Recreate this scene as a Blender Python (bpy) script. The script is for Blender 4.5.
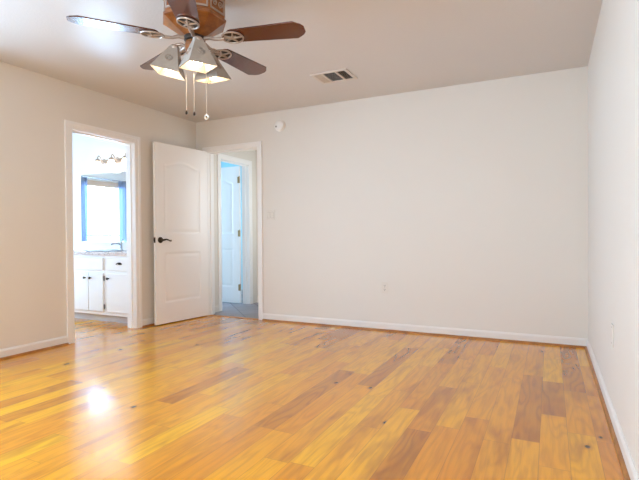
import bpy, bmesh, math, random
from mathutils import Vector, Matrix

random.seed(7)
SC = bpy.context.scene
for _o in list(bpy.data.objects):
    bpy.data.objects.remove(_o)
COL = SC.collection
PI = math.pi

# ------------------------------------------------------------------ room measures (metres)
XL, XR, YB, YR, H = -4.034, 0.298, 4.675, -0.36, 2.44      # bedroom: left, right, back, rear walls, ceiling
TL, TB = 0.12, 0.115                                       # thickness of left and back wall
LD0, LD1, LDH = 2.938, 3.690, 2.016                        # bathroom doorway in left wall
BD0, BD1, BDH = -3.862, -3.098, 2.052                      # bedroom doorway in back wall
BX, BY0, BY1 = -6.95, 2.30, 4.34                           # bathroom: window wall, near wall, vanity wall
HX0, HX1, HY1 = -3.935, -2.55, 5.88                        # hall
SD0, SD1, SDH = 5.030, 5.690, 2.030                        # second doorway in hall's left wall
RX0, RY0, RY1 = -6.6, 4.46, 7.2                            # far room behind the hall

# ------------------------------------------------------------------ camera
cam = bpy.data.cameras.new('camera')
cam.sensor_fit = 'HORIZONTAL'; cam.sensor_width = 36.0
cam.lens = 469.113 / 639.0 * 36.0
cam.clip_start = 0.02
camo = bpy.data.objects.new('camera', cam); COL.objects.link(camo)
r_ = Vector((0.89767456, 0.44059787, -0.00734222)); u_ = Vector((0.00246754, 0.01163568, 0.99992926)); f_ = Vector((-0.44065213, 0.89762917, -0.00935786))
m = Matrix.Identity(4)
for i in range(3):
    m[i][0] = r_[i]; m[i][1] = u_[i]; m[i][2] = -f_[i]
m.translation = Vector((0, 0, 0.9936))
camo.matrix_world = m
SC.camera = camo

# ------------------------------------------------------------------ sky, daylight through the windows, exposure
W = bpy.data.worlds.new('World'); SC.world = W; W.use_nodes = True
bg = W.node_tree.nodes['Background']
_n, _l = W.node_tree.nodes, W.node_tree.links
_g = _n.new('ShaderNodeNewGeometry'); _s = _n.new('ShaderNodeSeparateXYZ'); _l.new(_g.outputs['Incoming'], _s.inputs[0])
_r = _n.new('ShaderNodeValToRGB'); _e = _r.color_ramp.elements
_m = _n.new('ShaderNodeMath'); _m.operation = 'MULTIPLY_ADD'; _m.inputs[1].default_value = -0.5; _m.inputs[2].default_value = 0.5
_l.new(_s.outputs[2], _m.inputs[0]); _l.new(_m.outputs[0], _r.inputs[0])
_e[0].position = 0.47; _e[0].color = (0.36, 0.42, 0.46, 1)      # ground outside
_e[1].position = 0.52; _e[1].color = (0.50, 0.73, 1.0, 1)       # bright overcast sky
_l.new(_r.outputs[0], bg.inputs['Color'])
bg.inputs['Strength'].default_value = 0.8
SC.view_settings.view_transform = 'Standard'
SC.view_settings.look = 'None'
SC.view_settings.gamma = 1.0
SC.view_settings.use_curve_mapping = False
SC.view_settings.exposure = 0.84
SC.cycles.max_bounces = 14; SC.cycles.diffuse_bounces = 10; SC.cycles.glossy_bounces = 6
SC.cycles.transparent_max_bounces = 12
SC.cycles.use_denoising = True
SC.cycles.use_adaptive_sampling = False
SC.cycles.caustics_reflective = False; SC.cycles.caustics_refractive = False; SC.cycles.blur_glossy = 1.0
SC.cycles.sample_clamp_indirect = 25.0

RW = (-1.7, -0.7, 0.90, 2.05)         # added unseen rear window lighting the bedroom: x0, x1, z0, z1
KW = (4.95, 5.70, 0.90, 2.00)        # added unseen window lighting the hall: y0, y1, z0, z1
LW = (-0.15, 1.75, 0.70, 2.08)       # left bedroom window: y0, y1, z0, z1
NW = (-6.0, -4.9, 0.85, 2.05)        # added unseen window brightening the bathroom: x0, x1, z0, z1
BW = (2.58, 3.42, 0.12, 1.93)        # bathroom window: y0, y1, z0, z1
FW = (4.65, 5.75, 0.60, 2.10)        # added unseen window lighting the far room: y0, y1, z0, z1

SKY = (0.47, 0.71, 1.0)
def daylight(name, loc, sx, sy, direction, radiance, color=SKY):
    """daylight for one window: an area light outside its pane, radiance tuned per window"""
    l = bpy.data.lights.new(name, 'AREA'); l.shape = 'RECTANGLE'; l.size = sx; l.size_y = sy
    l.color = color; l.energy = radiance * PI * sx * sy
    o = bpy.data.objects.new(name, l); COL.objects.link(o)
    o.location = loc
    o.rotation_euler = Vector(direction).to_track_quat('-Z', 'Y').to_euler()
    return o
def mid(a, b): return (a + b) / 2
daylight('added_daylight_rear', (mid(RW[0], RW[1]), YR - 0.22, mid(RW[2], RW[3])), RW[1] - RW[0] + 0.1, RW[3] - RW[2] + 0.1, (0, 1, -0.25), 10.0, (0.84, 0.91, 1.0))  # added light at the unseen rear window
daylight('daylight_left_window', (XL - TL - 0.12, mid(LW[0], LW[1]), mid(LW[2], LW[3])), LW[1] - LW[0] + 0.1, LW[3] - LW[2] + 0.1, (1, 0, -0.25), 15.0)
daylight('daylight_bathroom_window', (BX - 0.16, mid(BW[0], BW[1]), mid(BW[2], BW[3])), BW[1] - BW[0] + 0.15, BW[3] - BW[2] + 0.15, (1, 0, 0), 13.5)
daylight('added_daylight_bathroom', (mid(NW[0], NW[1]), BY0 - 0.18, mid(NW[2], NW[3])), NW[1] - NW[0] + 0.1, NW[3] - NW[2] + 0.1, (0, 1, 0), 2.8)  # added light to brighten vanity and bathroom floor
daylight('added_daylight_hall', (HX1 + 0.2, mid(KW[0], KW[1]), mid(KW[2], KW[3])), KW[1] - KW[0], KW[3] - KW[2], (-1, 0, 0), 4.0, (0.9, 0.94, 1.0))  # added light to lift the dim hall
daylight('added_daylight_far_room', (RX0 - 0.2, mid(FW[0], FW[1]), mid(FW[2], FW[3])), FW[1] - FW[0] + 0.1, FW[3] - FW[2] + 0.1, (1, 0, 0), 12.0)  # added light supplying daylight to the far room

# ------------------------------------------------------------------ node helpers and materials
def srgb(r, g, b):
    def c(v):
        v /= 255.0
        return v / 12.92 if v <= 0.04045 else ((v + 0.055) / 1.055) ** 2.4
    return (c(r), c(g), c(b), 1)

class NT:
    def __init__(s, name):
        s.m = bpy.data.materials.new(name); s.m.use_nodes = True
        s.t = s.m.node_tree; s.n = s.t.nodes; s.l = s.t.links
        s.b = s.n['Principled BSDF']
    def node(s, typ, **kw):
        n = s.n.new(typ)
        for k, v in kw.items(): setattr(n, k, v)
        return n
    def put(s, sock, v):
        if hasattr(v, 'is_output'): s.l.new(v, sock)
        else: sock.default_value = v
    def math(s, op, a, b=None, c=None, clamp=False):
        n = s.node('ShaderNodeMath', operation=op, use_clamp=clamp)
        s.put(n.inputs[0], a)
        if b is not None: s.put(n.inputs[1], b)
        if c is not None: s.put(n.inputs[2], c)
        return n.outputs[0]
    def comb(s, x, y, z):
        n = s.node('ShaderNodeCombineXYZ')
        for i, v in enumerate((x, y, z)): s.put(n.inputs[i], v)
        return n.outputs[0]
    def mix(s, f, a, b, blend='MIX'):
        n = s.node('ShaderNodeMix', data_type='RGBA', blend_type=blend)
        s.put(n.inputs[0], f); s.put(n.inputs[6], a); s.put(n.inputs[7], b)
        return n.outputs[2]
    def ramp(s, f, stops):
        n = s.node('ShaderNodeValToRGB'); e = n.color_ramp.elements
        while len(e) < len(stops): e.new(0.5)
        for i, (p, c) in enumerate(stops): e[i].position = p; e[i].color = c
        s.put(n.inputs[0], f)
        return n.outputs[0]
    def noise(s, vec, scale, detail=2.0, rough=0.5):
        n = s.node('ShaderNodeTexNoise'); s.put(n.inputs['Vector'], vec)
        n.inputs['Scale'].default_value = scale; n.inputs['Detail'].default_value = detail; n.inputs['Roughness'].default_value = rough
        return n.outputs[0]
    def obj(s):
        return s.node('ShaderNodeTexCoord').outputs['Object']
    def bump(s, h, strength, dist):
        n = s.node('ShaderNodeBump'); n.inputs['Strength'].default_value = strength; n.inputs['Distance'].default_value = dist
        s.put(n.inputs['Height'], h); s.l.new(n.outputs[0], s.b.inputs['Normal'])
    def set(s, **kw):
        for k, v in kw.items(): s.put(s.b.inputs[k.replace('_', ' ')], v)
        return s.m

def paint(name, col, rough=0.5, bscale=180.0, bstr=0.15, bdist=0.002, var=0.03):
    t = NT(name); o = t.obj()
    n = t.noise(o, 1.7, 3.0)
    dark = tuple(c * (1 - var) for c in col[:3]) + (1,)
    t.set(Base_Color=t.mix(n, col, dark), Roughness=rough)
    if bstr: t.bump(t.noise(o, bscale, 2.0), bstr, bdist)
    return t.m

def plain(name, col, rough=0.4, metal=0.0, var=0.08, scale=25.0):
    t = NT(name); n = t.noise(t.obj(), scale, 3.0)
    dark = tuple(c * (1 - var) for c in col[:3]) + (1,)
    return t.set(Base_Color=t.mix(n, col, dark), Roughness=rough, Metallic=metal)

def emit(name, col, strength):
    t = NT(name)
    return t.set(Base_Color=(1, 1, 1, 1), Emission_Color=col, Emission_Strength=strength)

M = {}
M['wall'] = paint('greige_wall_paint', srgb(224, 217, 207), 0.6)
M['wall_bath'] = paint('white_bathroom_paint', srgb(240, 240, 238), 0.6)
M['wall_cyan_tint'] = paint('cyan_light_tint_paint', srgb(176, 222, 232), 0.6)  # cyan tint of the far room's light, put into its wall colour
M['trim'] = paint('white_trim_paint', srgb(239, 236, 233), 0.32, bstr=0.0, var=0.01)
M['base'] = paint('baseboard_paint', srgb(228, 222, 215), 0.4, bstr=0.0, var=0.01)
M['door'] = paint('white_door_paint', srgb(240, 237, 234), 0.34, bscale=300, bstr=0.05, var=0.01)
M['cabinet'] = paint('white_cabinet_paint', srgb(240, 236, 232), 0.35, bstr=0.0, var=0.01)
M['plastic'] = plain('white_plastic', srgb(222, 214, 202), 0.35, var=0.02)
M['detector'] = plain('detector_white', srgb(240, 236, 230), 0.4, var=0.01)
M['plastic_grey'] = plain('grey_plastic', srgb(150, 140, 130), 0.4)
M['slot'] = plain('dark_slot', srgb(60, 54, 48), 0.6)
M['vent'] = plain('vent_white_metal', srgb(214, 204, 194), 0.4, var=0.02)
M['duct_shade'] = plain('painted_duct_shade', srgb(62, 54, 44), 0.8)
M['bronze'] = plain('dark_bronze', srgb(62, 50, 42), 0.35, 0.8)
M['hinge'] = plain('aged_brass_hinge', srgb(150, 122, 78), 0.4, 0.5)
M['pewter'] = plain('antique_pewter', srgb(196, 178, 164), 0.38, 0.6, var=0.35, scale=60)
M['iron'] = plain('dark_iron', srgb(66, 54, 46), 0.4, 0.6)
M['chain'] = plain('chain_brass', srgb(215, 205, 190), 0.35, 0.6)
M['chrome'] = plain('brushed_nickel', srgb(190, 196, 206), 0.22, 1.0, var=0.03)
M['porcelain'] = plain('porcelain', srgb(214, 226, 240), 0.12, var=0.01)
M['toe'] = plain('toe_kick_grey', srgb(196, 192, 190), 0.5)
M['shade'] = plain('pewter_mica_shade', srgb(178, 166, 154), 0.42, 0.1, var=0.18, scale=30)
M['shade_in'] = plain('cream_shade_lining', srgb(176, 164, 146), 0.5, var=0.01)
M['bulb'] = emit('lit_bulb', (1.0, 0.82, 0.58, 1), 28.0)
M['bell'] = emit('lit_bell_glass', (1.0, 0.86, 0.66, 1), 4.0)
M['strip'] = plain('threshold_oak', srgb(196, 140, 80), 0.35)
M['valance'] = plain('tan_valance', srgb(214, 190, 168), 0.7)

# textured ceiling paint: knocked-down plaster under a satin paint
t = NT('ceiling_texture_paint'); o = t.obj()
h = t.math('SMOOTH_MIN', t.noise(o, 55.0, 3.0, 0.55), 0.55, 0.1)
t.set(Base_Color=srgb(208, 204, 201), Roughness=0.29)
t.bump(h, 0.34, 0.006)
M['ceiling'] = t.m

# plank floor: boards along Y, each board its own tone, grain and the odd knot
t = NT('amber_plank_floor'); o = t.obj()
sx = t.node('ShaderNodeSeparateXYZ'); t.l.new(o, sx.inputs[0]); X, Y = sx.outputs[0], sx.outputs[1]
PW = 0.123
cx = t.math('DIVIDE', t.math('ADD', X, 20.71), PW)
ci = t.math('FLOOR', cx); cf = t.math('FRACT', cx)
def white(t, v, dim='3D'):
    n = t.node('ShaderNodeTexWhiteNoise', noise_dimensions='3D'); t.put(n.inputs['Vector'], v); return n.outputs['Value'], n.outputs['Color']
rc, rcol = white(t, t.comb(ci, 3.7, 1.3))
rs = t.node('ShaderNodeSeparateColor'); t.l.new(rcol, rs.inputs[0])
L = t.math('MULTIPLY_ADD', rs.outputs[1], 0.55, 0.62)
ry = t.math('DIVIDE', t.math('ADD', Y, t.math('MULTIPLY_ADD', rs.outputs[0], 3.0, 20.0)), L)
ri = t.math('FLOOR', ry); rf = t.math('FRACT', ry)
pid = t.comb(ci, ri, 0.5)
pv, pc = white(t, pid)
ps = t.node('ShaderNodeSeparateColor'); t.l.new(pc, ps.inputs[0])
# grain coordinates shift with each board
gv = t.comb(t.math('MULTIPLY_ADD', pv, 37.0, X), t.math('MULTIPLY_ADD', ps.outputs[1], 53.0, Y), t.math('MULTIPLY', ps.outputs[2], 9.0))
def scaled(v, sx_, sy_):
    mp = t.node('ShaderNodeMapping'); t.l.new(v, mp.inputs[0]); mp.inputs['Scale'].default_value = (sx_, sy_, 1.0)
    return mp.outputs[0]
fine = t.noise(scaled(gv, 60.0, 3.0), 1.0, 4.0, 0.65)              # straight pores
swell = t.noise(scaled(gv, 7.0, 1.0), 1.0, 2.0, 0.5)               # slow figure
rings = t.math('MULTIPLY_ADD', t.math('SINE', t.math('MULTIPLY', swell, 62.0)), 0.5, 0.5)   # cathedral grain: contours of the figure
heart = t.noise(scaled(gv, 6.5, 1.3), 1.0, 3.0, 0.6)               # heartwood patches
soft = t.noise(scaled(gv, 3.0, 1.6), 1.0, 2.0, 0.5)
base = t.ramp(pv, [(0.0, srgb(198, 118, 32)), (0.2, srgb(216, 138, 42)), (0.5, srgb(224, 150, 52)), (0.8, srgb(230, 164, 76)), (1.0, srgb(236, 186, 114))])
isd = t.math('LESS_THAN', ps.outputs[0], 0.13)
base = t.mix(t.math('MULTIPLY', isd, 0.40), base, srgb(158, 92, 30))
base = t.mix(t.math('MULTIPLY', t.ramp(soft, [(0.35, (0, 0, 0, 1)), (0.7, (1, 1, 1, 1))]), 0.25), base, srgb(236, 186, 108))
hp = t.ramp(heart, [(0.54, (0, 0, 0, 1)), (0.66, (1, 1, 1, 1))])
base = t.mix(t.math('MULTIPLY', hp, 0.5), base, srgb(150, 86, 26))
base = t.mix(t.math('MULTIPLY', t.math('MULTIPLY', rings, rings), t.math('MULTIPLY_ADD', isd, 0.20, 0.20)), base, srgb(128, 70, 20))
base = t.mix(t.math('MULTIPLY', t.ramp(fine, [(0.35, (1, 1, 1, 1)), (0.55, (0, 0, 0, 1))]), 0.22), base, srgb(132, 76, 26))
# knots: small dark eyes with a brown halo
vk = t.node('ShaderNodeTexVoronoi'); t.l.new(scaled(gv, 6.0, 4.0), vk.inputs['Vector']); vk.inputs['Scale'].default_value = 1.0
vs = t.node('ShaderNodeSeparateColor'); t.l.new(vk.outputs['Color'], vs.inputs[0])
on = t.math('LESS_THAN', vs.outputs[0], 0.16)
kn = t.math('MULTIPLY', on, t.math('SUBTRACT', 1.0, t.math('MULTIPLY', vk.outputs['Distance'], 5.0), clamp=True))
base = t.mix(t.math('MULTIPLY', kn, 0.7), base, srgb(140, 78, 24))
eye = t.math('MULTIPLY', on, t.math('MULTIPLY', t.math('SUBTRACT', 1.0, t.math('MULTIPLY', vk.outputs['Distance'], 11.0), clamp=True), 2.2), clamp=True)
base = t.mix(eye, base, srgb(48, 24, 8))
# seams
ex = t.math('MINIMUM', cf, t.math('SUBTRACT', 1.0, cf)); ex = t.math('MULTIPLY', ex, PW)
ey = t.math('MULTIPLY', t.math('MINIMUM', rf, t.math('SUBTRACT', 1.0, rf)), L)
e = t.math('MINIMUM', ex, ey)
seam = t.math('SUBTRACT', 1.0, t.math('DIVIDE', e, 0.0022), clamp=True)
base = t.mix(t.math('MULTIPLY', seam, 0.55), base, srgb(110, 62, 22))
hsv = t.node('ShaderNodeHueSaturation'); hsv.inputs['Saturation'].default_value = 1.30; hsv.inputs['Value'].default_value = 1.03
t.put(hsv.inputs['Color'], base)
t.set(Base_Color=hsv.outputs[0], Roughness=0.27, IOR=1.5, Coat_Weight=0.6, Coat_Roughness=0.16)
M['floor'] = t.m

# slate tiles laid on the diagonal
t = NT('slate_tile_floor'); o = t.obj()
mp = t.node('ShaderNodeMapping'); t.l.new(o, mp.inputs[0]); mp.inputs['Rotation'].default_value = (0, 0, PI / 4)
br = t.node('ShaderNodeTexBrick'); t.l.new(mp.outputs[0], br.inputs['Vector'])
br.offset = 0.0; br.inputs['Scale'].default_value = 1.0; br.inputs['Brick Width'].default_value = 0.33; br.inputs['Row Height'].default_value = 0.33
br.inputs['Mortar Size'].default_value = 0.007
br.inputs['Color1'].default_value = srgb(176, 172, 184); br.inputs['Color2'].default_value = srgb(150, 142, 142); br.inputs['Mortar'].default_value = srgb(92, 86, 90)
n = t.noise(o, 9.0, 5.0, 0.6)
t.set(Base_Color=t.mix(0.4, br.outputs[0], t.ramp(n, [(0.3, srgb(120, 112, 116)), (0.7, srgb(200, 196, 204))]), 'MULTIPLY'), Roughness=0.4)
t.bump(n, 0.3, 0.004)
M['slate'] = t.m

def wood(name, c_dark, c_light, rough, coat, scale=(2.0, 26.0, 26.0)):
    t = NT(name); mp = t.node('ShaderNodeMapping'); t.l.new(t.obj(), mp.inputs[0]); mp.inputs['Scale'].default_value = scale
    n = t.noise(mp.outputs[0], 1.0, 4.0, 0.6)
    return t.set(Base_Color=t.ramp(n, [(0.3, c_dark), (0.7, c_light)]), Roughness=rough, Coat_Weight=coat, Coat_Roughness=0.14)
M['mahogany'] = wood('mahogany_blade', srgb(62, 22, 8), srgb(98, 42, 15), 0.26, 0.55)
M['mahogany'].node_tree.nodes['Principled BSDF'].inputs['Coat IOR'].default_value = 1.5
M['oak'] = wood('carved_oak', srgb(112, 62, 26), srgb(172, 106, 50), 0.3, 0.3, (12.0, 12.0, 30.0))
M['shoe'] = wood('oak_shoe_moulding', srgb(140, 86, 28), srgb(180, 116, 46), 0.4, 0.2, (14.0, 14.0, 40.0))

# granite
t = NT('speckled_granite'); o = t.obj()
n = t.noise(o, 70.0, 3.0, 0.7); n2 = t.noise(o, 22.0, 3.0)
c = t.ramp(n, [(0.36, srgb(140, 120, 116)), (0.46, srgb(206, 192, 186)), (0.6, srgb(232, 224, 220))])
t.set(Base_Color=t.mix(t.math('MULTIPLY', n2, 0.4), c, srgb(214, 186, 176)), Roughness=0.15)
M['granite'] = t.m

# mirror glass
t = NT('mirror_glass')
M['mirror'] = t.set(Base_Color=(0.93, 0.95, 0.95, 1), Metallic=1.0, Roughness=0.0)

# clear window pane: mostly lets light through, reflects a little
t = NT('window_pane_glass')
tr = t.node('ShaderNodeBsdfTransparent'); tr.inputs[0].default_value = (0.97, 0.99, 0.985, 1)
gl = t.node('ShaderNodeBsdfGlossy'); gl.inputs['Roughness'].default_value = 0.0
mx = t.node('ShaderNodeMixShader'); mx.inputs[0].default_value = 0.05
t.l.new(tr.outputs[0], mx.inputs[1]); t.l.new(gl.outputs[0], mx.inputs[2])
t.l.new(mx.outputs[0], t.n['Material Output'].inputs[0]); t.n.remove(t.b)
M['pane'] = t.m

# blue curtain cloth, lets some daylight through
t = NT('blue_curtain_cloth')
df = t.node('ShaderNodeBsdfDiffuse'); tl = t.node('ShaderNodeBsdfTranslucent')
wv = t.noise(t.obj(), 40.0, 2.0)
colr = t.mix(wv, srgb(184, 202, 230), srgb(204, 216, 236))
t.l.new(colr, df.inputs[0]); t.l.new(colr, tl.inputs[0])
mx = t.node('ShaderNodeMixShader'); mx.inputs[0].default_value = 0.5
t.l.new(df.outputs[0], mx.inputs[1]); t.l.new(tl.outputs[0], mx.inputs[2])
t.l.new(mx.outputs[0], t.n['Material Output'].inputs[0]); t.n.remove(t.b)
M['curtain'] = t.m

# ------------------------------------------------------------------ mesh helpers
def tag(o, label=None, cat=None, group=None, kind=None):
    if label: o['label'] = label
    if cat: o['category'] = cat
    if group: o['group'] = group
    if kind: o['kind'] = kind
    return o

def thing(name, label, cat, loc=(0, 0, 0), rot=(0, 0, 0), group=None):
    o = bpy.data.objects.new(name, None); COL.objects.link(o)
    o.empty_display_size = 0.05
    o.location = loc; o.rotation_euler = rot
    return tag(o, label, cat, group)

def obj(name, bm, mat, parent=None, bevel=0.0, smooth=False, loc=None, rot=None, seg=2):
    bmesh.ops.recalc_face_normals(bm, faces=bm.faces[:])
    me = bpy.data.meshes.new(name); bm.to_mesh(me); bm.free()
    mats = mat if isinstance(mat, (list, tuple)) else [mat]
    for k in mats: me.materials.append(M[k] if isinstance(k, str) else k)
    if smooth:
        for p in me.polygons: p.use_smooth = True
    o = bpy.data.objects.new(name, me); COL.objects.link(o)
    if parent: o.parent = parent
    if loc: o.location = loc
    if rot: o.rotation_euler = rot
    if bevel:
        b = o.modifiers.new('bevel', 'BEVEL'); b.width = bevel; b.segments = seg; b.limit_method = 'ANGLE'; b.angle_limit = 0.6
    if smooth:
        e = o.modifiers.new('edges', 'EDGE_SPLIT'); e.split_angle = 0.7
    return o

def box(bm, x0, x1, y0, y1, z0, z1, M4=None):
    vs = [bm.verts.new((x, y, z)) for z in (z0, z1) for y in (y0, y1) for x in (x0, x1)]
    if M4:
        for v in vs: v.co = M4 @ v.co
    for f in ((0, 1, 3, 2), (4, 6, 7, 5), (0, 4, 5, 1), (2, 3, 7, 6), (0, 2, 6, 4), (1, 5, 7, 3)):
        bm.faces.new([vs[i] for i in f])
    return vs

def lathe(bm, prof, n=24, M4=None, cap=True):
    rings = []
    for (r, z) in prof:
        rg = []
        for k in range(n):
            a = 2 * PI * k / n
            v = Vector((r * math.cos(a), r * math.sin(a), z))
            rg.append(bm.verts.new(M4 @ v if M4 else v))
        rings.append(rg)
    for a, b in zip(rings, rings[1:]):
        for k in range(n):
            bm.faces.new((a[k], a[(k + 1) % n], b[(k + 1) % n], b[k]))
    if cap:
        bm.faces.new(rings[0]); bm.faces.new(rings[-1])

def prism(bm, pts, z0, z1, M4=None):
    lo = [bm.verts.new((M4 @ Vector((x, y, z0))) if M4 else (x, y, z0)) for x, y in pts]
    hi = [bm.verts.new((M4 @ Vector((x, y, z1))) if M4 else (x, y, z1)) for x, y in pts]
    bm.faces.new(lo); bm.faces.new(hi); n = len(pts)
    for i in range(n): bm.faces.new((lo[i], lo[(i + 1) % n], hi[(i + 1) % n], hi[i]))

def tube(bm, pts, r, n=10, closed=False):
    P = [Vector(p) for p in pts]; rings = []; N = len(P)
    up = None
    for i in range(N):
        if closed: d = P[(i + 1) % N] - P[i - 1]
        else: d = P[min(i + 1, N - 1)] - P[max(i - 1, 0)]
        d.normalize()
        if up is None: up = d.orthogonal().normalized()
        else: up = (up - d * up.dot(d)).normalized()
        s = d.cross(up); rr = r[i] if isinstance(r, (list, tuple)) else r
        rings.append([bm.verts.new(P[i] + rr * (math.cos(2 * PI * k / n) * up + math.sin(2 * PI * k / n) * s)) for k in range(n)])
    pr = list(zip(rings, rings[1:])) + ([(rings[-1], rings[0])] if closed else [])
    for a, b in pr:
        for k in range(n): bm.faces.new((a[k], a[(k + 1) % n], b[(k + 1) % n], b[k]))
    if not closed: bm.faces.new(rings[0]); bm.faces.new(rings[-1])

def sphere(bm, c, r, sc=(1, 1, 1)):
    bmesh.ops.create_uvsphere(bm, u_segments=16, v_segments=10, radius=r, matrix=Matrix.Translation(c) @ Matrix.Diagonal((*sc, 1)))

def struct(name, bm, mat, label, bevel=0.0, parent=None):
    o = obj(name, bm, mat, parent, bevel)
    if not parent: tag(o, label, name.split('_')[0], kind='structure')
    return o

def wall_along(axis, a0, a1, t0, t1, z0, z1, holes=()):
    """wall running along x or y, from a0 to a1, between t0 and t1 on the other axis, with rectangular openings (p0, p1, q0, q1)"""
    bm = bmesh.new()
    A = sorted({a0, a1, *[h[0] for h in holes], *[h[1] for h in holes]}); Z = sorted({z0, z1, *[h[2] for h in holes], *[h[3] for h in holes]})
    for p, q in zip(A, A[1:]):
        for s, w in zip(Z, Z[1:]):
            c, d = (p + q) / 2, (s + w) / 2
            if any(h[0] < c < h[1] and h[2] < d < h[3] for h in holes): continue
            if axis == 'x': box(bm, p, q, t0, t1, s, w)
            else: box(bm, t0, t1, p, q, s, w)
    bmesh.ops.remove_doubles(bm, verts=bm.verts[:], dist=1e-5)
    # drop the inner faces where two blocks meet
    seen = {}
    for f in bm.faces: seen.setdefault(tuple(sorted(v.index for v in f.verts)), []).append(f)
    bm.verts.index_update()
    seen = {}
    for f in bm.faces: seen.setdefault(tuple(sorted(v.index for v in f.verts)), []).append(f)
    dead = [f for fs in seen.values() if len(fs) > 1 for f in fs]
    bmesh.ops.delete(bm, geom=dead, context='FACES')
    return bm

# ------------------------------------------------------------------ the shell
bm = bmesh.new(); box(bm, BX - 0.15, XR + 0.15, YR - 0.15, YB + 0.02, -0.10, 0.0)
struct('floor', bm, 'floor', 'glossy amber plank floor with knots running through bedroom and bathroom')
bm = bmesh.new(); box(bm, RX0 - 0.15, HX1 + 0.15, YB + 0.02, RY1 + 0.15, -0.10, 0.0)
struct('floor_hall', bm, 'slate', 'grey slate tile floor laid on the diagonal in hall')
bm = bmesh.new(); box(bm, BX - 0.15, XR + 0.15, YR - 0.15, RY1 + 0.15, H, H + 0.12)
struct('ceiling', bm, 'ceiling', 'textured off white ceiling over the bedroom')

struct('wall_left', wall_along('y', YR, YB + TB, XL - TL, XL, 0, H, [(LD0, LD1, -0.0, LDH), LW]), 'wall', 'greige left wall holding the bathroom doorway')
struct('wall_back', wall_along('x', XL, XR + 0.12, YB, YB + TB, 0, H, [(BD0, BD1, -0.0, BDH)]), 'wall', 'wide bare greige wall facing the camera with outlet and switches')
bm = bmesh.new(); box(bm, XR, XR + 0.12, YR, YB, 0, H)
struct('wall_right', bm, 'wall', 'bare right wall catching cool daylight')
struct('wall_rear', wall_along('x', XL - TL, XR + 0.12, YR - 0.12, YR, 0, H, [RW]), 'wall', 'rear bedroom wall behind the viewer')
# bathroom
bm = bmesh.new(); box(bm, BX, XL - TL, BY1, RY0, 0, H)
struct('wall_vanity', bm, 'wall_bath', 'white bathroom wall behind vanity and mirror')
struct('wall_bathroom_near', wall_along('x', BX, XL - TL, BY0 - 0.1, BY0, 0, H, [NW]), 'wall_bath', 'white bathroom wall opposite the vanity')
struct('wall_bathroom_window', wall_along('y', BY0 - 0.1, RY0, BX - 0.12, BX, 0, H, [BW]), 'wall_bath', 'white bathroom wall holding the curtained window')
# a thin white skin on the bathroom side of the dividing wall
# hall and far room
struct('wall_hall_left', wall_along('y', YB + TB, RY1, HX0 - 0.12, HX0, 0, H, [(SD0, SD1, 0.0, SDH)]), 'wall', 'greige hall wall holding the second doorway')
bm = bmesh.new(); box(bm, HX0, HX1, HY1, HY1 + 0.1, 0, H)
struct('wall_hall_end', bm, 'wall', 'greige wall closing the end of the hall')
struct('wall_hall_right', wall_along('y', YB + TB, HY1 + 0.1, HX1, HX1 + 0.1, 0, H, [KW]), 'wall', 'greige wall on the right side of the hall')
struct('wall_far_window', wall_along('y', RY0, RY1, RX0 - 0.12, RX0, 0, H, [FW]), 'wall_cyan_tint', 'far room wall coloured aqua to tint the light, with added window')
bm = bmesh.new(); box(bm, RX0 - 0.12, HX0, RY1, RY1 + 0.1, 0, H)
struct('wall_far_end', bm, 'wall_cyan_tint', 'far room end wall coloured aqua to tint the light')

# ------------------------------------------------------------------ windows
def window(name, axis, a0, a1, z0, z1, t0, t1, label, room_side):
    """frame, centre bar and sill in an opening; t0..t1 is the wall's thickness"""
    bm = bmesh.new(); fw = 0.045
    def b(p0, p1, q0, q1, s0, s1):
        if axis == 'x': box(bm, p0, p1, s0, s1, q0, q1)
        else: box(bm, s0, s1, p0, p1, q0, q1)
    m0, m1 = t0 + 0.03, t0 + 0.08
    if room_side < 0: m0, m1 = t1 - 0.08, t1 - 0.03
    b(a0, a0 + fw, z0, z1, m0, m1); b(a1 - fw, a1, z0, z1, m0, m1)
    b(a0 + fw, a1 - fw, z0, z0 + fw, m0, m1); b(a0 + fw, a1 - fw, z1 - fw, z1, m0, m1)
    zc = (z0 + z1) / 2
    b(a0 + fw, a1 - fw, zc - 0.018, zc + 0.018, m0, m1)
    w = struct(name, bm, 'trim', label)
    bm = bmesh.new(); mc = (m0 + m1) / 2
    b(a0 + fw, a1 - fw, z0 + fw, zc - 0.018, mc - 0.003, mc + 0.003)
    b(a0 + fw, a1 - fw, zc + 0.018, z1 - fw, mc - 0.003, mc + 0.003)
    obj('window_pane', bm, 'pane', w)
    return w
window('window_2', 'y', BW[0], BW[1], BW[2], BW[3], BX - 0.12, BX, 'bright bathroom window seen in the vanity mirror', 1)
window('window_added_5', 'x', RW[0], RW[1], RW[2], RW[3], YR - 0.12, YR, 'added unseen window behind the viewer, a source for bedroom daylight', 1)
window('window_1', 'y', LW[0], LW[1], LW[2], LW[3], XL - TL, XL, 'white framed window of left bedroom wall, nearest the viewer', 1)
window('window_added_4', 'x', NW[0], NW[1], NW[2], NW[3], BY0 - 0.1, BY0, 'added unseen window opposite the vanity to brighten the bathroom', 1)
window('window_added_6', 'y', KW[0], KW[1], KW[2], KW[3], HX1, HX1 + 0.1, 'added unseen window at the right end of hall to light it', -1)
window('window_added_3', 'y', FW[0], FW[1], FW[2], FW[3], RX0 - 0.12, RX0, 'added unseen window of the far room, a source for its daylight', 1)

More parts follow.
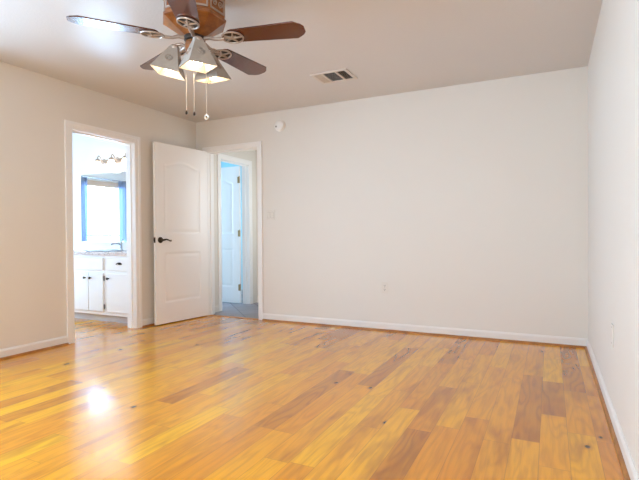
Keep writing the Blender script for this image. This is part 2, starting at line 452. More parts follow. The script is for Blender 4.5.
# ------------------------------------------------------------------ casings, jambs, baseboards, shoe moulding
CW = 0.068
def casing(name, axis, a0, a1, zh, face, out, label, w=CW):
    """moulded architrave round a doorway on the wall plane `face`, standing out by `out` (signed)"""
    bm = bmesh.new()
    def b(p0, p1, q0, q1, d):
        s = sorted((face, face + out * d))
        if axis == 'x': box(bm, p0, p1, s[0], s[1], q0, q1)
        else: box(bm, s[0], s[1], p0, p1, q0, q1)
    e = 0.006
    # two steps: a flat inner band and a thicker back band at the outer edge
    for d, i0, i1 in ((0.011, -e, w * 0.55), (0.017, w * 0.55, w)):
        b(a0 - i1, a0 - i0, 0, zh + i1, d)
        b(a1 + i0, a1 + i1, 0, zh + i1, d)
        b(a0 - i0, a1 + i0, zh + i0, zh + i1, d)
    return struct(name, bm, 'trim', label, 0.002)

def jamb(name, axis, a0, a1, zh, t0, t1, label, stop):
    bm = bmesh.new()
    def b(p0, p1, q0, q1, s0, s1):
        if axis == 'x': box(bm, p0, p1, s0, s1, q0, q1)
        else: box(bm, s0, s1, p0, p1, q0, q1)
    k = 0.008
    b(a0 - 0.001, a0 + k, 0, zh, t0, t1); b(a1 - k, a1 + 0.001, 0, zh, t0, t1); b(a0 + k, a1 - k, zh - k, zh + 0.001, t0, t1)
    s0, s1 = stop
    b(a0 + k, a0 + k + 0.011, 0, zh - k, s0, s1); b(a1 - k - 0.011, a1 - k, 0, zh - k, s0, s1); b(a0 + k + 0.011, a1 - k - 0.011, zh - k - 0.011, zh - k, s0, s1)
    return struct(name, bm, 'trim', label, 0.0015)

casing('trim_1', 'y', LD0, LD1, LDH, XL, 1, 'white casing round the bathroom doorway')
jamb('trim_2', 'y', LD0, LD1, LDH, XL - TL, XL, 'white jamb lining the bathroom doorway', (XL - 0.085, XL - 0.045))
casing('trim_3', 'y', LD0, LD1, LDH, XL - TL, -1, 'white casing on the bathroom side of its doorway')
casing('trim_4', 'x', BD0, BD1, BDH, YB, -1, 'white casing round the open bedroom doorway', 0.058)
jb = jamb('trim_5', 'x', BD0, BD1, BDH, YB, YB + TB, 'white jamb lining the bedroom doorway', (YB + 0.045, YB + 0.08))
bm = bmesh.new(); box(bm, BD1 - 0.0095, BD1 - 0.007, YB + 0.012, YB + 0.036, 0.89, 0.95)
obj('strike_plate', bm, 'hinge', jb)
casing('trim_6', 'x', BD0, BD1, BDH, YB + TB, 1, 'white casing on the hall side of the bedroom doorway', 0.05)
casing('trim_7', 'y', SD0, SD1, SDH, HX0, 1, 'white casing round the second doorway in hall', 0.062)
jamb('trim_8', 'y', SD0, SD1, SDH, HX0 - 0.12, HX0, 'white jamb lining the second doorway', (HX0 - 0.08, HX0 - 0.045))

def skirting(name, axis, a0, a1, face, out, label, h=0.082, shoe=None, shoe_label=None):
    bm = bmesh.new()
    prof = [(0, 0), (0.013, 0), (0.013, h * 0.80), (0.008, h * 0.93), (0.004, h), (0, h)]
    v = []
    for a in (a0, a1):
        v.append([bm.verts.new((a, face + out * d, z) if axis == 'x' else (face + out * d, a, z)) for d, z in prof])
    n = len(prof)
    for i in range(n): bm.faces.new((v[0][i], v[0][(i + 1) % n], v[1][(i + 1) % n], v[1][i]))
    bm.faces.new(v[0]); bm.faces.new(v[1])
    struct(name, bm, 'base', label)
    if shoe:
        bm = bmesh.new(); R = 0.017; d0 = 0.013
        prof = [(d0, 0)] + [(d0 + R * math.cos(q * PI / 10), R * math.sin(q * PI / 10)) for q in range(6)]
        v = []
        for a in (a0, a1):
            v.append([bm.verts.new((a, face + out * d, z) if axis == 'x' else (face + out * d, a, z)) for d, z in prof])
        n = len(prof)
        for i in range(n): bm.faces.new((v[0][i], v[0][(i + 1) % n], v[1][(i + 1) % n], v[1][i]))
        bm.faces.new(v[0]); bm.faces.new(v[1])
        struct(shoe, bm, 'shoe', shoe_label)
skirting('baseboard_left', 'y', YR, LD0 - CW, XL, 1, 'white baseboard on left wall nearer than bathroom doorway', shoe='trim_9', shoe_label='brown wooden shoe strip along the left baseboard')
skirting('baseboard_corner', 'y', LD1 + CW, YB, XL, 1, 'short white baseboard behind the open bedroom door', shoe='trim_10', shoe_label='brown wooden shoe strip behind the open bedroom door')
skirting('baseboard_back', 'x', BD1 + 0.058, XR, YB, -1, 'long white baseboard under the wide back wall', shoe='trim_11', shoe_label='brown wooden shoe strip under the wide back wall')
skirting('baseboard_right', 'y', YR, YB - 0.013, XR, -1, 'white baseboard on the right wall', shoe='trim_12', shoe_label='brown wooden shoe strip along the right wall')
skirting('baseboard_hall', 'y', YB + TB + 0.02, SD0 - 0.062, HX0, 1, 'short white baseboard beside the second doorway')
skirting('baseboard_hall_end', 'x', HX0, HX1, HY1, -1, 'white baseboard at the end of hall')
skirting('baseboard_far', 'y', RY0 + 0.34, SD0 - 0.05, HX0 - 0.12, -1, 'white baseboard inside the far room')
bm = bmesh.new(); box(bm, BD0 + 0.02, BD1 - 0.02, YB - 0.004, YB + 0.040, 0.0, 0.006)
struct('trim_13', bm, 'strip', 'oak threshold strip where planks meet slate', 0.003)

# ------------------------------------------------------------------ moulded two-panel doors
def door_slab(Wd, Hd, T=0.035):
    """door leaf in its own frame: x 0..Wd from the hinge, y -T/2..T/2, z 0..Hd; arched upper panel, square lower panel"""
    bm = bmesh.new()
    st = 0.118
    def sd(x, z):
        xr = abs(x - Wd / 2) / (Wd / 2 - st)
        arch = 0.055 * max(0.0, math.cos(min(1.0, xr * 1.02) * PI) * 0.5 + 0.5)
        top = Hd - 0.235 + arch
        a = max(abs(x - Wd / 2) - (Wd / 2 - st), 1.02 - z, z - top)
        b = max(abs(x - Wd / 2) - (Wd / 2 - st), 0.235 - z, z - 0.80)
        return min(a, b)
    def depth(x, z):
        s = -sd(x, z)
        if s <= 0: return 0.0
        if s < 0.012: return 0.0055 * s / 0.012
        if s < 0.020: return 0.0055
        if s < 0.050: return 0.0055 - 0.004 * (s - 0.020) / 0.030
        return 0.0015
    nx, nz = int(Wd / 0.0065), int(Hd / 0.0085)
    grids = []
    for sgn in (-1, 1):
        g = [[bm.verts.new((Wd * i / nx, sgn * (T / 2 - depth(Wd * i / nx, Hd * j / nz)), Hd * j / nz)) for i in range(nx + 1)] for j in range(nz + 1)]
        for j in range(nz):
            for i in range(nx): bm.faces.new((g[j][i], g[j][i + 1], g[j + 1][i + 1], g[j + 1][i]))
        grids.append(g)
    a, b = grids
    for i in range(nx):
        bm.faces.new((a[0][i], a[0][i + 1], b[0][i + 1], b[0][i])); bm.faces.new((a[nz][i], a[nz][i + 1], b[nz][i + 1], b[nz][i]))
    for j in range(nz):
        bm.faces.new((a[j][0], a[j + 1][0], b[j + 1][0], b[j][0])); bm.faces.new((a[j][nx], a[j + 1][nx], b[j + 1][nx], b[j][nx]))
    return bm

def make_door(name, label, hinge, angle, Wd, Hd, hinge_side, lever):
    d = obj(name, door_slab(Wd, Hd), 'door', smooth=True, loc=hinge, rot=(0, 0, angle))
    tag(d, label, 'door', kind='structure')
    T = 0.035
    if lever:
        zc = 0.945; xc = Wd - 0.062
        for s in (1, -1):
            bm = bmesh.new()
            M4 = Matrix.Translation((xc, s * T / 2, zc)) @ Matrix.Rotation(-s * PI / 2, 4, 'X')
            lathe(bm, [(0.034, 0), (0.034, 0.004), (0.027, 0.010), (0.012, 0.013), (0.012, 0.045)], 24, M4)
            y = s * (T / 2 + 0.048)
            pts = [(xc + 0.008, y, zc), (xc - 0.012, y, zc + 0.001), (xc - 0.04, y + s * 0.004, zc + 0.007), (xc - 0.065, y + s * 0.002, zc + 0.002), (xc - 0.09, y, zc - 0.008), (xc - 0.112, y - s * 0.006, zc - 0.010), (xc - 0.122, y - s * 0.014, zc - 0.004)]
            tube(bm, pts, [0.011, 0.012, 0.0095, 0.0085, 0.008, 0.0095, 0.007], 10)
            obj('lever_handle', bm, 'bronze', d, smooth=True)
        bm = bmesh.new(); box(bm, Wd - 0.001, Wd + 0.0025, -0.013, 0.013, zc - 0.03, zc + 0.03); box(bm, Wd, Wd + 0.010, -0.007, 0.007, zc - 0.011, zc + 0.011)
        obj('latch_plate', bm, 'bronze', d, 0.001)
    for z in (0.23, Hd / 2 + 0.02, Hd - 0.20):
        bm = bmesh.new(); y = hinge_side * (T / 2 + 0.004)
        lathe(bm, [(0.008, z - 0.046), (0.008, z + 0.046)], 12, Matrix.Translation((-0.004, y, 0)))
        lathe(bm, [(0.005, z + 0.046), (0.006, z + 0.052), (0.002, z + 0.056)], 12, Matrix.Translation((-0.004, y, 0)))
        ys = sorted((hinge_side * (T / 2 - 0.0005), hinge_side * (T / 2 + 0.0015)))
        box(bm, -0.004, 0.030, ys[0], ys[1], z - 0.046, z + 0.046)
        obj('hinge', bm, 'hinge', d, smooth=True)
    return d
# bedroom door, swung open almost against the left wall
make_door('door_1', 'white two panel arched bedroom door standing open with dark lever', (-3.846, 4.640, 0.012), math.radians(-97.2), 0.772, 2.037, -1, True)
# far door, swung into the far room, square to the hall wall
make_door('door_2', 'bluish white two panel door standing open beyond the hall', (HX0 - 0.135, SD1 - 0.030, 0.012), math.radians(180), 0.645, 2.005, 1, False)

# ------------------------------------------------------------------ ceiling fan
FX, FY = -1.874, 2.169
fan = thing('ceiling_fan', 'oak and pewter ceiling fan with five mahogany blades and three lit shades', 'ceiling fan', (FX, FY, 2.15))
OZ = 2.15
def octa(r, n=8, rot=PI / 8): return [(r * math.cos(rot + 2 * PI * k / n), r * math.sin(rot + 2 * PI * k / n)) for k in range(n)]
def frusta(bm, levels, n=8, rot=PI / 8):
    rings = [[bm.verts.new((x, y, z)) for x, y in octa(r, n, rot)] for r, z in levels]
    for a, b in zip(rings, rings[1:]):
        for k in range(n): bm.faces.new((a[k], a[(k + 1) % n], b[(k + 1) % n], b[k]))
    bm.faces.new(rings[0]); bm.faces.new(rings[-1])
bm = bmesh.new()
frusta(bm, [(0.060, 0.015), (0.085, 0.03), (0.105, 0.042), (0.182, 0.095), (0.190, 0.097), (0.190, 0.110), (0.180, 0.114), (0.180, 0.235), (0.190, 0.24), (0.190, 0.255), (0.16, 0.262), (0.12, 0.289)])
housing = obj('motor_housing', bm, 'oak', fan, 0.003)
bm = bmesh.new()
for k in range(8):                                           # pressed pewter panel with a scroll on each side of the octagon
    a = PI / 8 + 2 * PI * k / 8 + PI / 8
    ap = 0.180 * math.cos(PI / 8)
    R4 = Matrix.Rotation(a, 4, 'Z') @ Matrix.Translation((ap, 0, 0.174))
    s = 0.180 * math.sin(PI / 8)
    for (y0, y1, z0, z1) in ((-s + .008, s - .008, 0.034, 0.044), (-s + .008, s - .008, -0.044, -0.034), (-s + .008, -s + .016, -0.034, 0.034), (s - .016, s - .008, -0.034, 0.034)):
        box(bm, -0.001, 0.005, y0, y1, z0, z1, R4)
    for sg in (-1, 1):
        pts = []
        for q in range(22):
            th = q * 0.42; rr = 0.022 - 0.0009 * q
            pts.append(R4 @ Vector((0.003, sg * (0.026 + rr * math.cos(th)), rr * math.sin(th))))
        tube(bm, pts, 0.0028, 6)
obj('scroll_panel', bm, 'pewter', housing, smooth=True)

# rotating hub and lamp hub under it
bm = bmesh.new()
lathe(bm, [(0.060, 0.018), (0.064, 0.006), (0.060, -0.006), (0.045, -0.012)], 30)
obj('rotor_plate', bm, 'iron', fan, smooth=True)
bm = bmesh.new()
frusta(bm, [(0.028, -0.125), (0.040, -0.118), (0.052, -0.095), (0.058, -0.060), (0.060, -0.030), (0.050, -0.010)])
obj('lamp_hub', bm, 'oak', fan, 0.003)
bm = bmesh.new()
lathe(bm, [(0.004, -0.150), (0.012, -0.146), (0.016, -0.138), (0.010, -0.130), (0.024, -0.124)], 20)
obj('finial', bm, 'pewter', fan, smooth=True)

# blades
BLADE_A = 14.9
PITCH = 8.0
def blade_outline():
    w0, w1, r0, r1 = 0.062, 0.080, 0.200, 0.665
    pts = []
    for q in range(9):                                       # rounded root
        a = PI / 2 + PI * q / 8
        pts.append((r0 + 0.045 + 0.045 * math.cos(a), w0 * math.sin(a)))
    pts += [(r1 - 0.055, -w1), (r1 - 0.015, -w1 * 0.62), (r1, -w1 * 0.30), (r1, w1 * 0.30), (r1 - 0.015, w1 * 0.62), (r1 - 0.055, w1)]
    return pts
def make_blade_parts():
    bm = bmesh.new(); prism(bm, blade_outline(), 0.0, 0.0075)
    b = obj('blade', bm, 'mahogany', fan, 0.0015)
    # iron: arm, oval ring and five-point star under the blade root
    bm = bmesh.new()
    box(bm, 0.150, 0.262, -0.012, 0.012, -0.008, -0.001)
    tube(bm, [(0.060, 0, 0.004), (0.095, 0, 0.006), (0.125, 0, -0.006), (0.165, 0, -0.009), (0.185, 0, -0.008)], [0.012, 0.011, 0.009, 0.010, 0.008], 10)
    cx, rx, ry = 0.236, 0.062, 0.056
    tube(bm, [(cx + rx * math.cos(2 * PI * k / 32), ry * math.sin(2 * PI * k / 32), -0.007) for k in range(32)], 0.0055, 8, True)
    st = [(cx + rx * 0.96 * math.cos(2 * PI * k / 5), ry * 0.96 * math.sin(2 * PI * k / 5)) for k in range(5)]
    for k in range(5):
        tube(bm, [(cx, 0, -0.010), (*st[k], -0.007)], [0.008, 0.0035], 6)
    obj('blade_iron', bm, 'pewter', b, smooth=True)
    bm = bmesh.new()
    prism(bm, [(cx + 0.058 * math.cos(2 * PI * k / 24), 0.052 * math.sin(2 * PI * k / 24)) for k in range(24)], -0.005, -0.0005)
    obj('medallion_back', bm, 'iron', b)
    return b
blade0 = make_blade_parts()
for k in range(5):
    if k == 0: b = blade0
    else:
        b = blade0.copy(); COL.objects.link(b); b.parent = fan
        for ch in list(blade0.children):
            c = ch.copy(); COL.objects.link(c); c.parent = b
    a = math.radians(BLADE_A + 72 * k)
    b.matrix_local = Matrix.Rotation(a, 4, 'Z') @ Matrix.Rotation(math.radians(0.0), 4, 'Y') @ Matrix.Rotation(math.radians(-PITCH), 4, 'X')

# three square pyramid shades on curved arms
def make_shade(ang, tilt=7.0, spin=0.0):
    base = Matrix.Rotation(math.radians(ang), 4, 'Z')
    bm = bmesh.new()
    tube(bm, [base @ Vector(v) for v in ((0.045, 0, -0.045), (0.078, 0, -0.022), (0.108, 0, -0.026), (0.120, 0, -0.042))], [0.010, 0.009, 0.009, 0.011], 10)
    arm = obj('lamp_arm', bm, 'pewter', fan, smooth=True)
    T4 = base @ Matrix.Translation((0.120, 0, -0.042)) @ Matrix.Rotation(math.radians(-tilt), 4, 'Y') @ Matrix.Rotation(math.radians(spin), 4, 'Z')
    bm = bmesh.new()
    rings = []
    for r, z in ((0.022, 0.0), (0.082, -0.150), (0.085, -0.155), (0.080, -0.155), (0.077, -0.148), (0.018, -0.004)):
        rings.append([bm.verts.new((sx_ * r, sy_ * r, z)) for sx_, sy_ in ((1, 1), (-1, 1), (-1, -1), (1, -1))])
    for i, (a, b) in enumerate(zip(rings, rings[1:])):
        for k in range(4):
            f = bm.faces.new((a[k], a[(k + 1) % 4], b[(k + 1) % 4], b[k])); f.material_index = 0 if i < 1 else 1
    bm.faces.new(rings[0]); bm.faces.new(rings[-1]).material_index = 1
    sh = obj('lamp_shade', bm, ['shade', 'shade_in'], fan)
    sh.matrix_local = T4
    bm = bmesh.new()                                          # fitter cap on top
    lathe(bm, [(0.020, 0.012), (0.027, 0.006), (0.029, -0.008), (0.024, -0.016)], 16)
    obj('shade_cap', bm, 'pewter', sh, smooth=True)
    for k in range(4):                                        # ring-and-star emblem on each sloping side
        bm = bmesh.new()
        Q = Matrix.Rotation(k * PI / 2, 4, 'Z') @ Matrix.Translation((0.0545, 0, -0.078)) @ Matrix.Rotation(-math.atan2(0.060, 0.150), 4, 'Y')
        tube(bm, [Q @ Vector((0.001, 0.021 * math.cos(2 * PI * q / 20), 0.021 * math.sin(2 * PI * q / 20))) for q in range(20)], 0.0022, 6, True)
        sp = []
        for q in range(10):
            rr = 0.019 if q % 2 == 0 else 0.008
            sp.append(Q @ Vector((0.001, rr * math.sin(PI * q / 5), rr * math.cos(PI * q / 5))))
        tube(bm, sp, 0.0018, 6, True)
        obj('star_emblem', bm, 'pewter', sh, smooth=True)
    bm = bmesh.new(); sphere(bm, (0, 0, -0.122), 0.027, (1, 1, 1.15)); 
    obj('bulb', bm, 'bulb', sh, smooth=True)
    bm = bmesh.new(); lathe(bm, [(0.014, -0.012), (0.014, -0.095)], 14)
    obj('bulb_socket', bm, 'plastic', sh, smooth=True)
CAMDIR = math.degrees(math.atan2(-FY, -FX))
for ang, tilt, spin in ((CAMDIR + 8, -2, 14), (CAMDIR + 134, 11, 12), (CAMDIR + 254, 14, 4)):
    make_shade(ang, tilt, spin)

# pull chains
def chain(x, y, z1, knob):
    bm = bmesh.new(); z0 = -0.10
    n = int((z0 - z1) / 0.010)
    tube(bm, [(x, y, z0), (x, y, z1)], 0.0013, 6)
    for k in range(n): sphere_small(bm, (x, y, z0 - 0.010 * k))
    c = obj('pull_chain', bm, 'chain', fan, smooth=True)
    bm = bmesh.new()
    if knob: tube(bm, [(x + 0.013 * math.cos(2 * PI * q / 16), y, z1 - 0.014 + 0.013 * math.sin(2 * PI * q / 16)) for q in range(16)], 0.004, 8, True)
    else: lathe(bm, [(0.002, z1 + 0.004), (0.006, z1 - 0.006), (0.007, z1 - 0.014), (0.003, z1 - 0.020)], 10, Matrix.Translation((x, y, 0)))
    obj('chain_pull', bm, 'bronze' if not knob else 'chain', c, smooth=True)
def sphere_small(bm, c):
    bmesh.ops.create_icosphere(bm, subdivisions=1, radius=0.0024, matrix=Matrix.Translation(c))
rv = Vector((0.757, 0.654, 0)); dv = Vector((-0.654, 0.757, 0))
for (la, de, z1, kn_) in ((-0.050, 0.0, -0.42, False), (-0.006, -0.02, -0.43, False), (0.065, 0.02, -0.43, True)):
    v = rv * la + dv * de; chain(v.x, v.y, z1, kn_)

# ------------------------------------------------------------------ ceiling register
vent = thing('ceiling_vent', 'white metal air register on the ceiling right of the fan', 'vent', (-1.755, 3.90, H))
bm = bmesh.new(); wx, wy = 0.175, 0.140
for (x0, x1, y0, y1) in ((-wx, wx, -wy, -wy + 0.028), (-wx, wx, wy - 0.028, wy), (-wx, -wx + 0.028, -wy + 0.028, wy - 0.028), (wx - 0.028, wx, -wy + 0.028, wy - 0.028)):
    box(bm, x0, x1, y0, y1, -0.009, 0.0)
obj('vent_frame', bm, 'vent', vent, 0.002)
bm = bmesh.new(); box(bm, -wx + 0.02, wx - 0.02, -wy + 0.02, wy - 0.02, -0.0015, -0.0005)
obj('duct_shade_sheet', bm, 'duct_shade', vent)  # dark sheet painted in place of the shade inside the duct
for x in (-0.070, 0.062):
    bm = bmesh.new(); box(bm, x - 0.008, x + 0.008, -wy + 0.028, wy - 0.028, -0.009, -0.001)
    obj('divider_bar', bm, 'vent', vent)
def slats(x0, x1, ang, along):
    bm = bmesh.new()
    if along == 'x':
        n = 9
        for k in range(n):
            y = -wy + 0.036 + (2 * wy - 0.072) * k / (n - 1)
            box(bm, x0, x1, -0.0045, 0.0045, -0.0005, 0.0005, Matrix.Translation((0, y, -0.005)) @ Matrix.Rotation(math.radians(ang), 4, 'X'))
    else:
        n = 5
        for k in range(n):
            x = x0 + 0.006 + (x1 - x0 - 0.012) * k / (n - 1)
            box(bm, -0.006, 0.006, -wy + 0.028, wy - 0.028, -0.0005, 0.0005, Matrix.Translation((x, 0, -0.005)) @ Matrix.Rotation(math.radians(ang), 4, 'Y'))
    obj('louvre_slats', bm, 'vent', vent)
slats(-wx + 0.028, -0.078, -35, 'y'); slats(-0.062, 0.054, 22, 'x'); slats(0.070, wx - 0.028, 44, 'y')

# ------------------------------------------------------------------ things on the walls
sd_ = thing('smoke_detector', 'round white smoke detector high on back wall above the switches', 'smoke detector', (-2.79, YB, 2.262), (PI / 2, 0, 0))
bm = bmesh.new(); lathe(bm, [(0.066, 0.0), (0.066, 0.012), (0.060, 0.014), (0.060, 0.030), (0.050, 0.040), (0.025, 0.043)], 40)
obj('detector_body', bm, 'detector', sd_, smooth=True)
bm = bmesh.new(); lathe(bm, [(0.011, 0.038), (0.011, 0.0435)], 16, Matrix.Translation((-0.030, -0.012, 0)))
obj('test_button', bm, 'plastic_grey', sd_)

def plate_local(bm, w, h): box(bm, -w / 2, w / 2, -h / 2, h / 2, 0, 0.006)
sw = thing('light_switch', 'double white rocker switch plate beside the open bedroom doorway', 'light switch', (-2.928, YB, 1.238), (PI / 2, 0, 0))
bm = bmesh.new(); plate_local(bm, 0.116, 0.116); obj('switch_plate', bm, 'plastic', sw, 0.003)
for x in (-0.023, 0.023):
    bm = bmesh.new(); vs = box(bm, x - 0.0165, x + 0.0165, -0.033, 0.033, 0.005, 0.010)
    for v in vs:
        if v.co.z > 0.008 and v.co.y < 0: v.co.z -= 0.003
    obj('rocker', bm, 'plastic', sw, 0.001)
    bm = bmesh.new()
    for (a, b, c, d) in ((-0.0175, 0.0175, 0.033, 0.0345), (-0.0175, 0.0175, -0.0345, -0.033), (-0.0178, -0.0166, -0.033, 0.033), (0.0166, 0.0178, -0.033, 0.033)):
        box(bm, x + a, x + b, c, d, 0.0055, 0.0064)
    obj('rocker_gap', bm, 'plastic_grey', sw)

def outlet(label, loc, rot):
    t_ = thing('wall_outlet', label, 'outlet', loc, rot)
    bm = bmesh.new(); plate_local(bm, 0.072, 0.116); obj('outlet_plate', bm, 'plastic', t_, 0.003)
    for z in (-0.0205, 0.0205):
        bm = bmesh.new(); prism(bm, [(0.017 * math.cos(q * PI / 12) , z + 0.0145 * max(-0.85, min(0.85, math.sin(q * PI / 12)))) for q in range(24)], 0.005, 0.0085)
        so = obj('socket_face', bm, 'plastic', t_)
        bm = bmesh.new()
        box(bm, -0.008, -0.005, z - 0.002, z + 0.009, 0.0082, 0.0092); box(bm, 0.005, 0.008, z - 0.002, z + 0.008, 0.0082, 0.0092)
        lathe(bm, [(0.003, 0.0082), (0.003, 0.0092)], 10, Matrix.Translation((0, z - 0.008, 0)))
        obj('socket_slots', bm, 'slot', so)
    bm = bmesh.new(); lathe(bm, [(0.0035, 0.005), (0.003, 0.0075)], 12); obj('plate_screw', bm, 'plastic_grey', t_)
outlet('white duplex outlet low in the middle of the back wall', (-1.540, YB, 0.447), (PI / 2, 0, 0))
bp = thing('wall_plate', 'blank white cover plate low on the right wall', 'wall plate', (XR, 2.90, 0.457), (PI / 2, 0, -PI / 2))
bm = bmesh.new(); plate_local(bm, 0.072, 0.116); obj('cover', bm, 'plastic', bp, 0.002)
for z in (-0.042, 0.042):
    bm = bmesh.new(); lathe(bm, [(0.0035, 0.005), (0.003, 0.0072)], 12, Matrix.Translation((0, z, 0))); obj('plate_screw', bm, 'plastic_grey', bp)

# ------------------------------------------------------------------ bathroom: vanity, worktop, basin, tap, mirror, lamp, curtains
VF, VX0, VX1 = 3.80, -5.70, XL - TL
van = thing('vanity_cabinet', 'white bathroom vanity cabinet with overlay doors and dark knobs', 'cabinet', (0, 0, 0))
bm = bmesh.new(); box(bm, VX0, VX1 - 0.003, VF, BY1 - 0.025, 0.085, 0.785)
obj('cabinet_body', bm, 'cabinet', van, 0.002)
bm = bmesh.new(); box(bm, VX0, VX1 - 0.003, VF + 0.06, BY1 - 0.025, 0.0, 0.085)
obj('toe_kick', bm, 'toe', van)
def front(name, x0, x1, z0, z1, knob=None, pull=None, hinges=None):
    bm = bmesh.new(); box(bm, x0, x1, VF - 0.019, VF, z0, z1)
    o = obj(name, bm, 'cabinet', van, 0.006, seg=3)
    if knob:
        bm = bmesh.new(); M4 = Matrix.Translation((knob[0], VF - 0.019, knob[1])) @ Matrix.Rotation(PI / 2, 4, 'X')
        lathe(bm, [(0.008, 0), (0.005, 0.008), (0.006, 0.014), (0.015, 0.020), (0.014, 0.028), (0.006, 0.031)], 18, M4)
        obj('knob', bm, 'bronze', o, smooth=True)
    if pull:
        bm = bmesh.new(); px, pz = pull
        for q in range(9):
            pass
        rings = []
        for q in range(9):                                    # cup pull: a quarter shell open below
            a = PI * q / 8
            rings.append([bm.verts.new((px + 0.042 * math.cos(a) * k, VF - 0.019 - d, pz - 0.010 + 0.026 * math.sin(a) * k)) for k, d in ((1.0, 0.0), (0.95, 0.012), (0.75, 0.022), (0.4, 0.026))])
        for a, b in zip(rings, rings[1:]):
            for k in range(3): bm.faces.new((a[k], a[k + 1], b[k + 1], b[k]))
        p_ = obj('cup_pull', bm, 'bronze', o, smooth=True)
        s_ = p_.modifiers.new('thick', 'SOLIDIFY'); s_.thickness = 0.003
    if hinges:
        for hz in (z0 + 0.06, z1 - 0.06):
            bm = bmesh.new(); lathe(bm, [(0.006, hz - 0.028), (0.006, hz + 0.028)], 10, Matrix.Translation((hinges, VF - 0.012, 0)))
            obj('cabinet_hinge', bm, 'bronze', o, smooth=True)
front('cabinet_door', -5.690, -5.190, 0.125, 0.575, knob=(-5.23, 0.52))
front('cabinet_door', -5.168, -4.920, 0.125, 0.575, knob=(-4.965, 0.515))
front('cabinet_door', -4.912, -4.668, 0.125, 0.575, knob=(-4.868, 0.515), hinges=-4.655)
front('cabinet_door', -4.605, -4.190, 0.125, 0.575, knob=(-4.570, 0.515))
front('drawer', -5.690, -5.190, 0.607, 0.750)
front('drawer', -5.168, -4.668, 0.607, 0.750)
front('drawer', -4.605, -4.190, 0.607, 0.750, pull=(-4.395, 0.690))

SX, SY = -4.93, 4.02
ct = thing('vanity_countertop', 'speckled pinkish granite countertop on the bathroom vanity', 'countertop', (0, 0, 0))
bm = bmesh.new(); box(bm, VX0 - 0.02, VX1, VF - 0.035, BY1, 0.785, 0.822)
obj('counter_slab', bm, 'granite', ct, 0.006)
bm = bmesh.new(); box(bm, VX0 - 0.02, VX1, BY1 - 0.02, BY1, 0.8225, 0.875)
tag(obj('backsplash', bm, 'cabinet', bevel=0.003), 'low white backsplash strip along the wall under the mirror', 'backsplash')
bm = bmesh.new()
S4 = Matrix.Translation((SX, SY, 0.8225)) @ Matrix.Diagonal((1.0, 0.78, 1.0, 1))
lathe(bm, [(0.225, 0.0), (0.238, 0.006), (0.236, 0.014), (0.222, 0.018), (0.205, 0.012), (0.19, 0.005), (0.12, 0.0025), (0.03, 0.0015)], 40, S4)
tag(obj('sink_basin', bm, 'porcelain', smooth=True), 'bluish white oval sink set in granite countertop under the mirror', 'sink')
fa = thing('faucet', 'brushed metal faucet with tall spout behind the bathroom sink', 'faucet', (SX + 0.03, 4.245, 0.8225))
bm = bmesh.new(); lathe(bm, [(0.030, 0.0), (0.030, 0.008), (0.018, 0.020), (0.016, 0.075), (0.020, 0.095), (0.012, 0.11)], 20)
tube(bm, [(0, 0, 0.075), (0, -0.03, 0.090), (0, -0.08, 0.094), (0, -0.125, 0.088), (0, -0.145, 0.078)], [0.012, 0.012, 0.011, 0.011, 0.010], 12)
obj('spout', bm, 'chrome', fa, smooth=True)
bm = bmesh.new(); tube(bm, [(0, 0, 0.105), (0.004, 0.012, 0.128), (0.010, 0.035, 0.150)], [0.008, 0.007, 0.006], 10)
obj('lever', bm, 'chrome', fa, smooth=True)

mir = thing('wall_mirror', 'large frameless mirror above vanity reflecting window and blue curtains', 'mirror', (0, BY1, 0))
bm = bmesh.new(); box(bm, -5.755, -4.30, -0.008, -0.001, 0.938, 1.842)
obj('mirror_glass', bm, 'mirror', mir, 0.0)
bm = bmesh.new(); box(bm, -5.757, -4.298, -0.010, -0.0005, 0.926, 0.940)
obj('mirror_channel', bm, 'chrome', mir)

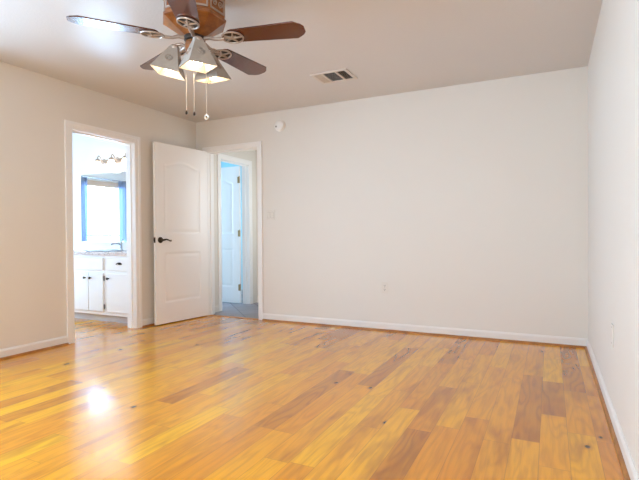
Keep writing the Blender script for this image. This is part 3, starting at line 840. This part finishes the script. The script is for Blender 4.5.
vl = thing('vanity_light', 'pewter vanity light with scrolled arms and glowing bell shades above mirror', 'wall lamp', (-5.0, BY1, 1.985))
bm = bmesh.new(); box(bm, -0.36, 0.36, -0.016, 0.0, -0.03, 0.03); obj('back_plate', bm, 'pewter', vl, 0.006)
for x in (-0.25, 0.0, 0.25):
    bm = bmesh.new()
    tube(bm, [(x, -0.01, 0.0), (x, -0.05, -0.012), (x, -0.085, 0.010), (x, -0.105, 0.050), (x, -0.125, 0.065), (x, -0.142, 0.045), (x, -0.142, 0.005)], 0.0075, 8)
    tube(bm, [(x, -0.05 + 0.022 * math.cos(q * 0.6) * (1 - q / 14), 0.018 + 0.022 * math.sin(q * 0.6) * (1 - q / 14)) for q in range(11)], 0.005, 6)
    a_ = obj('scroll_arm', bm, 'pewter', vl, smooth=True)
    bm = bmesh.new(); lathe(bm, [(0.018, 0.022), (0.030, 0.010), (0.034, -0.012)], 18, Matrix.Translation((x, -0.142, 0)))
    obj('shade_holder', bm, 'pewter', a_, smooth=True)
    bm = bmesh.new(); lathe(bm, [(0.030, -0.010), (0.040, -0.035), (0.050, -0.075), (0.070, -0.115), (0.066, -0.115), (0.046, -0.073), (0.026, -0.012)], 24, Matrix.Translation((x, -0.142, 0)))
    obj('glass_shade', bm, 'bell', a_, smooth=True)

def curtain(label, y0, y1, z0, z1, folds):
    bm = bmesh.new(); ny, nz = folds * 8, 14
    g = []
    for j in range(nz + 1):
        tz = j / nz; row = []
        for i in range(ny + 1):
            ty = i / ny
            row.append(bm.verts.new((BX + 0.075 + (0.016 + 0.010 * (1 - tz)) * math.sin(2 * PI * folds * ty + 0.5 * tz), y0 + (y1 - y0) * ty + 0.006 * math.sin(5 * tz + 9 * ty), z0 + (z1 - z0) * tz)))
        g.append(row)
    for j in range(nz):
        for i in range(ny): bm.faces.new((g[j][i], g[j][i + 1], g[j + 1][i + 1], g[j + 1][i]))
    o = obj('curtain', bm, 'curtain', smooth=False)
    for p in o.data.polygons: p.use_smooth = True
    s_ = o.modifiers.new('cloth', 'SOLIDIFY'); s_.thickness = 0.002
    return tag(o, label, 'curtain')
curtain('narrow blue curtain at the left edge of the mirror image', 3.385, 3.560, 0.06, 1.985, 4)
curtain('blue curtain in folds at the right of the mirror image', 2.440, 2.745, 0.06, 1.985, 5)
rod = thing('curtain_rod', 'curtain rod across the top of the bathroom window', 'curtain rod', (BX, 0, 1.99))
bm = bmesh.new(); tube(bm, [(0.075, 2.33, 0), (0.075, 3.59, 0)], 0.009, 12); obj('rod', bm, 'chrome', rod, smooth=True)
for y in (2.36, 3.56):
    bm = bmesh.new(); tube(bm, [(0.0, y, 0), (0.075, y, 0)], 0.006, 8); obj('bracket', bm, 'chrome', rod, smooth=True)
bm = bmesh.new(); box(bm, BX + 0.002, BX + 0.035, 2.56, 3.44, 1.86, 1.955)
tag(obj('window_valance', bm, 'valance', bevel=0.004), 'tan rolled blind across the top of the bathroom window', 'blind')
